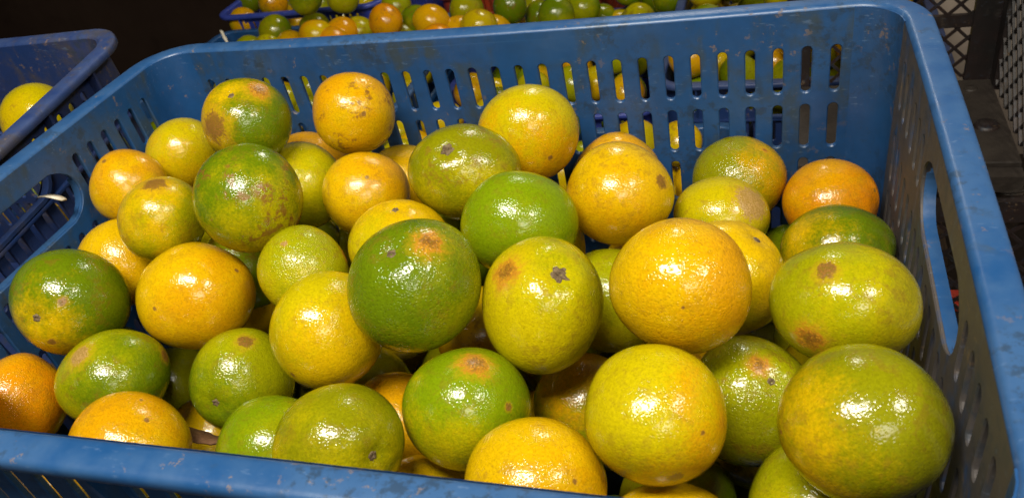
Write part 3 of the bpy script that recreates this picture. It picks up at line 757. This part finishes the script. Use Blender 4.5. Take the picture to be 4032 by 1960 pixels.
KEEP = {"oranges in the foreground crate": [0, 1, 2, 3, 4, 5, 6, 7, 8, 9, 10, 11, 12, 13, 14, 15, 16, 17, 18, 19, 20, 21, 22, 23, 24, 25, 26, 27, 28, 29, 30, 31, 32, 33, 34, 35, 36, 37, 38, 39, 40, 41, 42, 43, 44, 45, 46, 47, 48, 49, 50, 51], "main": [1, 2, 5, 12, 13, 15, 22, 25, 28, 30, 31, 32, 33, 34, 38, 39, 40, 43, 44, 46, 48, 49, 50, 51, 53, 55, 56, 58, 59, 61, 62, 64, 65, 66, 67, 68, 70, 72, 73, 74, 75, 76, 78, 79, 80, 81, 82, 83, 84, 85, 87, 88, 89, 90, 91, 92], "oranges in the left crate": [0], "oranges in the crates behind": [0, 1, 2, 3, 4, 5, 6, 7, 8, 9, 10, 11, 12, 13, 14, 15, 16, 17, 18, 19, 20, 21, 22, 23, 24, 25, 26, 27, 28, 29, 30, 31, 32, 33, 34], "oranges in the low crate behind the slots": [47, 49, 51, 54, 58, 70, 73, 75, 76, 77, 79, 80, 81, 82, 83, 85, 88, 89, 90, 91, 92, 93, 95, 96, 97, 98, 99, 100, 101, 102, 103, 104, 105, 107, 109], "oranges in the left low crate behind the slots": [37, 62, 65, 70, 77, 79, 82, 83, 84, 85, 86, 87, 88, 91, 92], "lower oranges in the crate beyond the back rim": [0, 1, 2, 3, 4, 5, 6, 8, 10, 11, 12, 14, 15, 16, 17, 18, 19, 20, 21, 22, 23, 24, 25, 26, 27, 28], "lower oranges in the deep blue crate behind": [0, 1, 2, 4, 5, 6, 7, 8, 10, 11, 12, 13, 14, 15, 17, 18, 19, 21, 23, 24, 25, 26, 27, 28, 29, 30, 31, 32, 33, 34, 35, 36, 37, 38, 39, 40, 41, 42, 43, 44, 45, 46, 47, 48, 49, 50], "oranges in the pale violet rimmed crate": [0, 1, 3, 4, 6, 9, 11, 13, 14, 15, 17, 19, 20, 21, 22, 25, 28, 29, 31, 32, 33, 35, 36, 37, 38, 39, 40, 41, 42, 43, 44, 45, 46, 47, 48, 49, 50, 51, 52, 53, 54, 55, 58, 59, 62, 63, 64, 65, 66, 68, 70, 71, 72], "lower oranges in the violet crate": [1, 2, 3, 4, 5, 8, 9, 11, 13, 14, 17, 19, 20, 22, 23, 26, 27]}
CNAME = {'G': 'green', 'B': 'bright green', 'L': 'lime', 'Y': 'yellow', 'M': 'amber', 'O': 'bright orange', 'D': 'olive', 'P': 'pale yellow'}
used = set()
def short(lab):
    w = lab.split(',')[0].split()
    out = []
    for q in w:
        if q in ('orange', 'fruit', 'piece', 'with', 'in', 'against', 'at', 'wedged', 'squeezed', 'tucked', 'cut', 'hidden') and len(out) > 0: break
        out.append(q)
    return ' '.join(out) + (' one' if out else '')
for i, p in enumerate(FILL):
    if KEEP and i not in KEEP['main']: continue
    AB = rnd.choice(PAIRS)
    near = sorted(FIT, key=lambda k: (Vector(FIT[k][:3]) - Vector(p)).length)
    lab = None
    for a_ in range(6):
        for b_ in range(a_ + 1, 7):
            lab = '%s orange buried under the %s and the %s' % (CNAME[AB[0]], short(T[near[a_]][-1]), short(T[near[b_]][-1]))
            if lab not in used and len(lab.split()) <= 16: break
            lab = None
        if lab: break
    used.add(lab)
    heap_fruit(p, 0.0325, lab or 'orange buried under the top layer in the foreground crate', 'oranges buried in the foreground crate', AB)

# ------------------------------------------------------------------ neighbour on the left
left = crate('dusty blue crate standing left of the foreground crate, almost empty', DULLBLUE, (-0.6416, 0.0362, -0.0121), (math.radians(5.2), 0, 0), grime=0.55, deep=True)
struct('platform', bevel_box('platform', (-1.05, -0.312, -0.20, 0.24, -0.40, -0.329), 0.004), WOOD)
def at_ray(u, v, r, R):
    d = ray(u, v); ca = d.dot(FWD)
    al = math.atan(r / F_PX * ca ** 1.5)
    return CAM + d * (R / math.sin(al))
o = heap_fruit(at_ray(150, 470, 152, 0.033), 0.033, 'lone yellow orange lying in the dusty left crate', 'oranges in the left crate', ('P', 'Y'))
o['blush_direction'] = [-0.8, -0.3, -0.5]; o['peel_colour'] = list(COLS['P'])

# ------------------------------------------------------------------ crates behind
c1 = crate('blue crate heaped with oranges just beyond the back rim, left', BLUE, (-0.6885, 0.950, -0.368), group='crates behind')
c2 = crate('violet blue crate of oranges farthest back at upper left', VIOLET, (-0.792, 1.452, -0.340), (0, 0, math.pi / 2), group='crates behind', grime=0.05)
c1b = crate('deep blue crate of green oranges beyond the middle of the back rim', VIOLET, (-0.183, 1.12, -0.43), (0, 0, math.pi / 2), group='crates behind', grime=0.1)
c3 = crate('pale violet rimmed crate seen through the right slots of the back wall', DULLBLUE, (0.231, 1.054, -0.35), (0, 0, math.pi / 2), group='crates behind', grime=0.1)
cr = crate('red plastic crate, a sliver of its rim behind the heaped oranges', RED, (-0.375, 1.70, -0.43), (0, 0, math.pi / 2), group='crates behind', grime=0.3)
cl = crate('low blue crate of oranges close behind the foreground crate, seen through slots', BLUE, (-0.13, 0.535, -0.40), group='crates behind')
struct('platform', bevel_box('platform', (-1.05, -0.394, 0.745, 1.15, -0.72, -0.666), 0.004), WOOD)
struct('platform', bevel_box('platform', (-1.05, -0.394, 1.155, 2.0, -0.72, -0.638), 0.004), WOOD)
struct('platform', bevel_box('platform', (-0.390, 0.022, 0.77, 2.0, -0.76, -0.729), 0.004), WOOD)
struct('platform', bevel_box('platform', (0.026, 0.46, 0.75, 1.40, -0.70, -0.649), 0.004), WOOD)
cl2 = crate('low blue crate of oranges behind the far left corner, seen through slots', BLUE, (-0.735, 0.535, -0.40), group='crates behind')
struct('platform', bevel_box('platform', (-1.05, 0.19, 0.32, 0.742, -0.75, -0.698), 0.004), WOOD)

# strip of fruit above the back rim: (u, top v, radius px, colours, label)
STRIP = [
 (961,28,60,'MP','small yellow orange at the front left corner of the violet crate'),
 (985,-60,58,'GL','green orange at the back left of the violet crate'),
 (1074,-48,60,'MD','amber green orange second from the left in the violet crate'),
 (1205,-75,68,'GL','large green orange in the middle of the violet crate'),
 (1350,-75,66,'LP','yellow green orange at the right in the violet crate'),
 (1440,-85,56,'LP','green orange in the right corner of the violet crate'),
 (1085,56,66,'GL','dull green orange leftmost of the tall ones behind the back rim'),
 (1240,48,64,'GL','green orange behind the amber one beyond the back rim'),
 (1245,76,68,'MY','amber yellow orange in front of the green one beyond the back rim'),
 (984,138,62,'LP','yellow orange tip farthest left above the back rim'),
 (1062,125,66,'LP','lime orange tip below the dull green one behind the back rim'),
 (1145,117,66,'YM','yellow orange tip right of the lime one behind the back rim'),
 (1315,104,68,'MO','bright orange fruit low behind the back rim at the left'),
 (1350,62,67,'MY','amber orange between the green and the lime ones behind the back rim'),
 (1415,60,66,'LP','lime orange left of the tall orange one behind the back rim'),
 (1518,14,73,'OM','tall orange coloured fruit behind the back rim, upper left of middle'),
 (1560,-38,66,'LP','yellow green orange above and behind the tall orange coloured one'),
 (1580,85,70,'LP','lime orange tip low in front of the tall orange coloured one'),
 (1699,12,75,'MY','round golden orange, most complete one behind the back rim'),
 (1640,18,70,'LG','green orange left behind the round golden one'),
 (1725,94,80,'OM','orange tip below the round golden one'),
 (1835,-30,70,'DL','olive orange right of the round golden one'),
 (1885,32,76,'PY','yellow orange in front of the olive one behind the back rim'),
 (1950,55,70,'MY','amber fruit right behind the yellow one, mostly hidden'),
 (1805,58,74,'MY','amber sliver left of the yellow one behind the back rim'),
 (2008,-42,68,'GG','dark green orange left of the green group behind the back rim'),
 (2125,0,66,'GL','green orange at the left of the close green pair'),
 (2190,-14,74,'GL','green orange with a bright glint, right of the close green pair'),
 (2298,-32,66,'GL','green orange right of the glinting one'),
 (2370,12,62,'GD','dull green orange sloping down at the edge of the blue gap'),
 (2435,32,62,'YL','tiny yellow orange tip in the blue gap, left'),
 (2497,28,64,'LP','small lime orange tip in the blue gap, right'),
 (2640,-84,74,'GL','green orange right of the blue gap at the top edge'),
 (2785,-120,78,'PY','yellow orange at the top edge, second from the right'),
 (2910,-150,80,'LP','yellow green orange at the top edge, farthest right'),
]
strip_pos = []
for (u, tv, r, ab, label) in STRIP:
    p = at_ray(u, tv + r, r, 0.033)
    strip_pos.append((p, 0.033))
    heap_fruit(p, 0.033, label, 'oranges in the crates behind', (ab[0], ab[1]))

def deposit(x0, x1, y0, y1, zbase, ztop, n, label, group, seed, crown=0.0, slope=0.0):
    """let fruit fall one by one into a box and rest on what lies there"""
    rg = random.Random(seed); R = 0.0325
    placed = []
    fixed = [(p, q) for p, q in strip_pos if x0 - .05 < p.x < x1 + .05 and y0 - .05 < p.y < y1 + .05]
    for _ in range(n):
        best = None
        for _ in range(10):
            x, y = rg.uniform(x0 + R, x1 - R), rg.uniform(y0 + R, y1 - R)
            z = zbase + R
            for (p, q) in placed:
                d2 = (p[0] - x) ** 2 + (p[1] - y) ** 2; s = (R + q) * 0.97
                if d2 < s * s: z = max(z, p[2] + math.sqrt(s * s - d2))
            if best is None or z < best[2]: best = (x, y, z)
        x, y, z = best
        cx = 1 - min(1.0, max(abs(x - (x0 + x1) / 2) / ((x1 - x0) / 2), abs(y - (y0 + y1) / 2) / ((y1 - y0) / 2)))
        if z > ztop + crown * min(1.0, 4 * cx) + slope * (0.5 - (x - x0) / (x1 - x0)): continue
        if any((Vector((x, y, z)) - p).length < (R + q) * 0.95 for p, q in fixed): continue
        placed.append(((x, y, z), R))
    for i, (p, q) in enumerate(placed):
        if KEEP and i not in KEEP[group]: continue
        heap_fruit(p, q, label, group)
    return placed
def inner(c, rot90):
    h = (HY, HX) if rot90 else (HX, HY)
    return c[0] - h[0] + .002, c[0] + h[0] - .002, c[1] - h[1] + .004, c[1] + h[1] - .004
a = inner((-0.13, 0.535), False)
deposit(*a, -0.40 - 0.15, -0.395, 190, 'orange in the low crate glimpsed through the back wall slots', 'oranges in the low crate behind the slots', 5, crown=0.05, slope=0.03)
a = inner((-0.735, 0.535), False)
deposit(*a, -0.40 - 0.12, -0.39, 120, 'orange in the left low crate glimpsed through the leftmost slots', 'oranges in the left low crate behind the slots', 15, crown=0.05)
a = inner((-0.6885, 0.95), False)
deposit(*a, -0.368 - 0.10, -0.405, 70, 'orange lying below the top fruit in the blue crate beyond the back rim', 'lower oranges in the crate beyond the back rim', 6)
a = inner((-0.183, 1.12), True)
deposit(*a, -0.43 - 0.10, -0.415, 110, 'orange lying below the top fruit in the deep blue crate behind', 'lower oranges in the deep blue crate behind', 7, crown=0.08)
a = inner((0.231, 1.054), True)
deposit(*a, -0.35 - 0.12, -0.36, 80, 'orange in the pale violet rimmed crate behind the slots', 'oranges in the pale violet rimmed crate', 8, crown=0.06)
a = inner((-0.792, 1.452), True)
deposit(*a, -0.34 - 0.12, -0.40, 60, 'orange lying low in the violet crate', 'lower oranges in the violet crate', 9)

# ------------------------------------------------------------------ black lattice crates on the right
def join(name, boxes, mat, parent, bevel=False):
    V, F = [], []
    for (v, f) in boxes:
        n = len(V); V += v; F += [tuple(i + n for i in q) for q in f]
    o = link(name, mesh_from(name, V, F), mat, parent); o['grime'] = 0.4; o['wear'] = 0.0
    return o
def lattice(fn, a0, a1, b0, b1, pitch, w=0.0034, th=0.003):
    """two families of crossing diagonal bars clipped to a rectangle; fn maps (a, b, depth) to crate space"""
    out = []
    for sgn in (1, -1):
        k = -60
        while k < 60:
            c = k * pitch * math.sqrt(2) ; k += 1
            # line b - b0 = sgn*(a - a0) + c
            pts = []
            for aa in (a0, a1):
                bb = b0 + sgn * (aa - a0) + c
                if b0 <= bb <= b1: pts.append((aa, bb))
            for bb in (b0, b1):
                aa = a0 + (bb - b0 - c) * sgn
                if a0 < aa < a1: pts.append((aa, bb))
            if len(pts) < 2: continue
            p, q = Vector(pts[0]), Vector(pts[1])
            if (q - p).length < 0.004: continue
            d = (q - p).normalized(); n = Vector((-d.y, d.x)) * (w / 2)
            dz = 0.0 if sgn > 0 else 0.0012
            vs = [fn(*(p + n), dz), fn(*(p - n), dz), fn(*(q - n), dz), fn(*(q + n), dz), fn(*(p + n), dz + th), fn(*(p - n), dz + th), fn(*(q - n), dz + th), fn(*(q + n), dz + th)]
            out.append((vs, [(3,2,1,0),(4,5,6,7),(0,1,5,4),(1,2,6,5),(2,3,7,6),(3,0,4,7)]))
    return out
X0, X1, Y0, Y1, ZB = 0.222, 0.462, 0.385, 0.712, -0.336
bk = empty('lattice_crate', (0.34, 0.55, ZB))
tag(bk, 'black plastic crate with diamond lattice walls behind the right rim', 'crate', 'black lattice crates')
O = Vector((0.34, 0.55, ZB))
def L(p): return (p[0] - O.x, p[1] - O.y, p[2] - O.z)
def bxl(*d):
    v, f = boxv(*d); return [L(p) for p in v], f
join('lattice_panel', lattice(lambda a, b, d: L((a, Y1 + d, b)), X0 + .024, X1 - .030, ZB + .006, -0.262, 0.0185) , BLACKP, bk)
join('lattice_panel', lattice(lambda a, b, d: L((a, Y1 + d, b)), X0 + .024, X1 - .030, -0.246, -0.05, 0.0185) , BLACKP, bk)
join('lattice_panel', lattice(lambda a, b, d: L((X1 + d, a, b)), Y0 + .02, Y1 - .026, ZB + .008, -0.05, 0.0195) , BLACKP, bk)
join('crossbar', [bxl(X0 + .024, X1 - .030, Y1 - .001, Y1 + .005, -0.262, -0.246)], BLACKP, bk)
join('corner_post', [bxl(X1 - .030, X1 + .006, Y1 - .003, Y1 + .006, ZB, -0.03), bxl(X1 - .001, X1 + .0062, Y1 - .026, Y1 - .0032, ZB, -0.03)], BLACKP, bk)
join('corner_post', [bxl(X0 - .006, X0 + .024, Y1 - .003, Y1 + .006, ZB, -0.03)], BLACKP, bk)
join('corner_post', [bxl(X1 - .002, X1 + .006, Y0 - .006, Y0 + .02, ZB, -0.03)], BLACKP, bk)
join('top_rail', [bxl(X0 - .006, X1 + .0065, Y1 - .004, Y1 + .007, -0.05, -0.03), bxl(X1 - .002, X1 + .0068, Y0 - .0062, Y1 - .0045, -0.05, -0.03)], BLACKP, bk)
pl = link('floor_plate', bevel_box('floor_plate', tuple(q - o_ for q, o_ in zip((X0, X1, 0.515, Y1 - .004, ZB - .004, ZB + .004), (O.x, O.x, O.y, O.y, O.z, O.z))), 0.0015), PLATE, bk)
join('front_bar', [bxl(X0, X1, 0.495, 0.514, ZB - .022, ZB - .002)], PLATE, bk)
def dome(name, loc, r, h, mat, parent):
    vs, fs = [(0, 0, h)], []
    n = 20
    for j, (q, zz) in enumerate(((.45, .92), (.62, .55), (.70, .70), (.92, .45), (1.0, 0.0))):
        for k in range(n): vs.append((r * q * math.cos(6.2832 * k / n), r * q * math.sin(6.2832 * k / n), h * zz))
    for k in range(n): fs.append((0, 1 + k, 1 + (k + 1) % n))
    for j in range(4):
        for k in range(n): fs.append((1 + j * n + k, 1 + (j + 1) * n + k, 1 + (j + 1) * n + (k + 1) % n, 1 + j * n + (k + 1) % n))
    o = link(name, mesh_from(name, vs, fs, smooth=True), mat, parent); o.location = loc
    return o
for (u, v, r) in ((3822, 350, .008), (3885, 495, .014)):
    d = ray(u, v); p = CAM + d * ((ZB + .004 - CAM.z) / d.z)
    dome('rivet', L((p.x, p.y, ZB + .0038)), r, r * .45, PLATE if r < .01 else BLACKP, bk)
X2, Y2, Z2 = 0.60, 0.500, -0.60
b2 = empty('lattice_crate', (0.45, 0.2, Z2))
tag(b2, 'lower black lattice crate in the shade beside the right wall', 'crate', 'black lattice crates')
O = Vector((0.45, 0.2, Z2))
join('lattice_panel', lattice(lambda a, b, d: L((a, b, Z2 + d)), 0.315, X2, -0.20, 0.49, 0.024, 0.005), BLACKP, b2)
join('lattice_panel', lattice(lambda a, b, d: L((a, Y2 + d, b)), 0.32, X2, Z2 + .01, -0.40, 0.022, 0.004), BLACKP, b2)
join('rail', [bxl(0.30, X2, Y2 - .004, Y2 + .010, -0.40, -0.372)], BLACKP, b2)
join('rail', [bxl(0.31, X2, -0.206, 0.498, Z2 - .006, Z2 - .001), bxl(0.31, X2, 0.20, 0.212, Z2 + .008, Z2 + .02), bxl(0.31, X2, 0.02, 0.032, Z2 + .008, Z2 + .02)], BLACKP, b2)
# metal clasp that catches the light
d = ray(3950, 730); p = CAM + d * ((-0.385 - CAM.z) / d.z)
ck = empty('metal_clasp', p)
tag(ck, 'dark oval clasp with a bright glint, just right of the rim', 'clasp')
def tube(name, pts, r, mat, parent, n=8, closed=False):
    vs, fs = [], []
    m_ = len(pts)
    for i, q in enumerate(pts):
        a_ = Vector(pts[(i - 1) % m_]) if (closed or i > 0) else Vector(q)
        b_ = Vector(pts[(i + 1) % m_]) if (closed or i < m_ - 1) else Vector(q)
        t_ = (b_ - a_).normalized(); e = t_.cross(Vector((0.1, 0.2, 1))).normalized(); g = t_.cross(e)
        for k in range(n):
            an = 6.2832 * k / n; vs.append(tuple(Vector(q) + (e * math.cos(an) + g * math.sin(an)) * r))
    for i in range(m_ if closed else m_ - 1):
        j = (i + 1) % m_
        for k in range(n): fs.append((i * n + k, i * n + (k + 1) % n, j * n + (k + 1) % n, j * n + k))
    o = link(name, mesh_from(name, vs, fs, smooth=True), mat, parent); return o
tube('ring', [(0.030 * math.cos(6.2832 * k / 24), 0.020 * math.sin(6.2832 * k / 24), 0.004) for k in range(24)], 0.0022, PLATE, ck, closed=True)
dome('cap', (0.004, -0.004, -0.004), 0.017, 0.008, SCREWM, ck)
join('tongue', [boxv(-0.006, 0.006, -0.012, 0.10, -0.012, -0.0045)], BLACKP, ck)
# red plastic strips glimpsed through the right handle
for k, (u, v) in enumerate(((3748, 1160), (3752, 1205))):
    d = ray(u, v); p = CAM + d * ((Z2 + .045 - CAM.z) / d.z)
    me = bevel_box('red_strip', (-0.05, 0.05, -0.007, 0.007, -0.003, 0.003), 0.001)
    o = link('red_strip', me, REDTOY); o.location = p
    tag(o, ('upper' if k == 0 else 'lower') + ' red strip glimpsed through the right handle hole', 'strip', 'red strips')

# ------------------------------------------------------------------ scraps
def scrap(name, label, cat, p, length, width, mat, axis, bend, seed):
    rg = random.Random(seed)
    ax = Vector(axis).normalized(); up = Vector((0, 0, 1)); sd = ax.cross(up).normalized()
    n = 8; vs, fs = [], []
    for k in range(n + 1):
        s = k / n - .5
        w = width * (0.55 + 0.45 * math.sin(math.pi * min(1, max(0, k / n * .85 + .1)))) * rg.uniform(.85, 1.1)
        c = ax * (s * length) + up * (bend * (s * s - .1) * length) 
        for (a_, b_) in ((-1, 0), (1, 0), (1, 1), (-1, 1)):
            vs.append(tuple(c + sd * (a_ * w / 2) + up * (b_ * 0.0012 + 0.25 * w * a_)))
    for k in range(n):
        for q in range(4): fs.append((k * 4 + q, k * 4 + (q + 1) % 4, k * 4 + 4 + (q + 1) % 4, k * 4 + 4 + q))
    fs.append((3, 2, 1, 0)); fs.append(tuple(n * 4 + q for q in range(4)))
    o = link(name, mesh_from(name, vs, fs, smooth=True), mat); o.location = p
    tag(o, label, cat); return o
def on_plane_x(u, v, x):
    d = ray(u, v); return CAM + d * ((x - CAM.x) / d.x)
scrap('paper_scrap', 'pale torn strip caught in the left handle hole', 'scrap', on_plane_x(203, 778, -0.287), 0.0175, 0.0095, PAPER, tuple(RIGHT * 0.97 + DOWN * 0.12), -0.5, 1)
d = ray(884, 148); scrap('paper_scrap', 'tiny white stick inside the crate beyond the back rim at far left', 'scrap', CAM + d * ((-0.36 - CAM.z) / d.z), 0.030, 0.007, PAPER, tuple(DOWN + RIGHT * 0.5), 0.2, 2)
scrap('dry_leaf', 'reddish brown dry leaf in the gap above the front rim at lower left', 'leaf', CAM + ray(800, 1722) * 0.520, 0.022, 0.012, LEAF, tuple(RIGHT + DOWN * .3), 0.4, 3)
